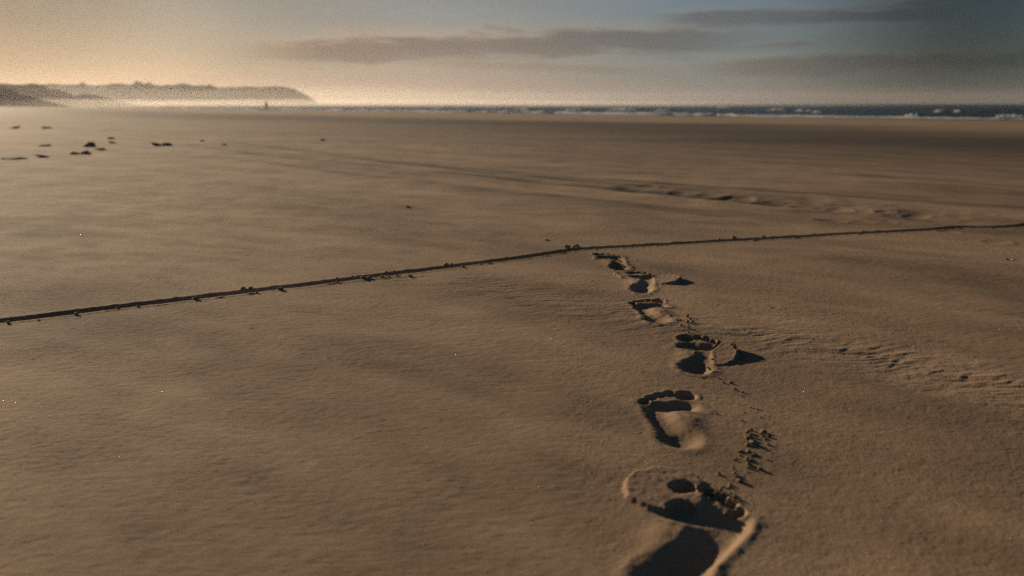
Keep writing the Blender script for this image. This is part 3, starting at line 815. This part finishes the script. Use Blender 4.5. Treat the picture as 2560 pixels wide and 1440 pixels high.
# ------------------------------------------------------------------ sky, sun
def world():
    w = bpy.data.worlds.new('World'); SC.world = w; w.use_nodes = True
    nt = w.node_tree; bg = nt.nodes['Background']
    sky = nt.nodes.new('ShaderNodeTexSky'); sky.sky_type = 'NISHITA'; sky.sun_disc = False
    sky.sun_elevation = SUN_EL; sky.sun_rotation = SUN_AZ; sky.air_density = 1.0; sky.dust_density = 0.6; sky.ozone_density = 1.0
    tc = nt.nodes.new('ShaderNodeTexCoord').outputs['Generated']
    sep = nt.nodes.new('ShaderNodeSeparateXYZ'); nt.links.new(tc, sep.inputs[0])
    x, y, z = (S(nt, sep.outputs[i]) for i in range(3))
    az = x._m('ARCTAN2', y) * 57.29578; el = z._m('ARCSINE') * 57.29578
    # aureole: the hazy air scatters light forwards, so the sky falls off away from the sun
    dt = nt.nodes.new('ShaderNodeVectorMath'); dt.operation = 'DOT_PRODUCT'; nt.links.new(tc, dt.inputs[0]); dt.inputs[1].default_value = SUN
    mu = S(nt, dt.outputs['Value']).max(0.0)
    rp = nt.nodes.new('ShaderNodeValToRGB'); nt.links.new(mu.k, rp.inputs[0]); cr = rp.color_ramp; cr.interpolation = 'EASE'
    while len(cr.elements) < len(SKY_RAMP): cr.elements.new(.5)
    for e, (p, c_) in zip(cr.elements, SKY_RAMP): e.position = p; e.color = tuple(v / 2 for v in c_) + (1,)
    low = (el.abs() * -.42)._m('EXPONENT')
    def scale(c, f):
        n = nt.nodes.new('ShaderNodeVectorMath'); n.operation = 'SCALE'; nt.links.new(c, n.inputs[0])
        if isinstance(f, S): nt.links.new(f.k, n.inputs['Scale'])
        else: n.inputs['Scale'].default_value = f
        return n.outputs[0]
    c = mixc(nt, 1.0, sky.outputs[0], rp.outputs[0], 'MULTIPLY')
    c = mixc(nt, low, c, mixc(nt, 1.0, c, SKY_LOW, 'MULTIPLY'))
    # cloud banks
    cv = nt.nodes.new('ShaderNodeCombineXYZ'); nt.links.new((az * .055).k, cv.inputs[0]); nt.links.new((el * .42).k, cv.inputs[1])
    n1 = S(nt, noise(nt, cv.outputs[0], 2.2, 5, .58)); n2 = S(nt, noise(nt, mapping(nt, cv.outputs[0], (1, 1, 1), (0, 0, .3)), 7, 4, .6))
    dark, rim = None, None
    for (a, b, up, dn, k) in (((620, 134), (1960, 92), 1.25, 1.0, 1.0), ((1640, 55), (2420, 28), .75, .6, .9), ((1750, 172), (2900, 140), .75, .7, .75), ((1800, 118), (2050, 112), .25, .2, .5), ((980, 150), (1650, 178), .3, .5, .35)):
        (a0, e0), (a1, e1) = azel(*a), azel(*b); a0, e0, a1, e1 = (math.degrees(v) for v in (a0, e0, a1, e1))
        t = (az - a0) / (a1 - a0)
        mid = t * (e1 - e0) + e0
        h = el - mid + (n1 - .5) * (2.2 * up) + (n2 - .5) * (.9 * up)
        ends = t.step(-.06, .16) * (S(nt, t.k) * -1 + 1).step(-.06, .22)
        m = h.step(up, up * .35) * h.step(-dn, -dn * .1) * ends * k
        r = h.step(up * 1.25, up * .75) * h.step(up * .25, up * .75) * ends * k
        dark = m if dark is None else dark.max(m); rim = r if rim is None else rim.max(r)
    wisps = (n1 - .5) * .22 + 1.0
    c = mixc(nt, dark * .95, c, mixc(nt, 1.0, c, (.63, .57, .57), 'MULTIPLY'))
    c = mixc(nt, rim * .8, c, mixc(nt, 1.0, c, (1.30, 1.10, .98), 'MULTIPLY'))
    nt.links.new(scale(c, wisps), bg.inputs['Color']); bg.inputs['Strength'].default_value = SKY_STR
# the sky's hazy colour by the angle from the sun (cosine): peach near it, grey, then slate blue away from it
SKY_RAMP = [(0, (.60, 1.0, 1.3)), (.26, (.50, .85, 1.1)), (.42, (.23, .35, .45)), (.61, (1.07, 1.2, 1.5)), (.80, (1.32, 1.24, 1.38)), (.93, (.93, .88, .94)), (.985, (.42, .405, .435))]
SKY_LOW, SKY_STR = (.72, .81, 1.44), .054
world()

sun = bpy.data.lights.new('sun', 'SUN'); sun.energy = 5.0; sun.angle = R(.53); sun.color = (1, .79, .54)
so = bpy.data.objects.new('sun', sun); COL.objects.link(so); so.rotation_euler = SUN.to_track_quat('Z', 'Y').to_euler()

# ------------------------------------------------------------------ camera, render settings
cam = bpy.data.cameras.new('camera'); cam.sensor_width = 36; cam.lens = 36 * F / 2560; cam.clip_start = .05; cam.clip_end = 60000
cam.dof.use_dof = True; cam.dof.focus_distance = 2.15; cam.dof.aperture_fstop = 3.4; cam.dof.aperture_blades = 7
co = bpy.data.objects.new('camera', cam); COL.objects.link(co); co.location = (0, 0, CAMH); co.rotation_euler = (R(90) - PITCH, 0, 0)
SC.camera = co
SC.view_settings.view_transform = 'Standard'; SC.view_settings.look = 'None'; SC.view_settings.exposure = 0.12; SC.view_settings.gamma = 1
SC.cycles.use_denoising = False; SC.cycles.volume_bounces = 1; SC.cycles.max_bounces = 6; SC.cycles.sample_clamp_indirect = 4
SC.cycles.use_adaptive_sampling = False
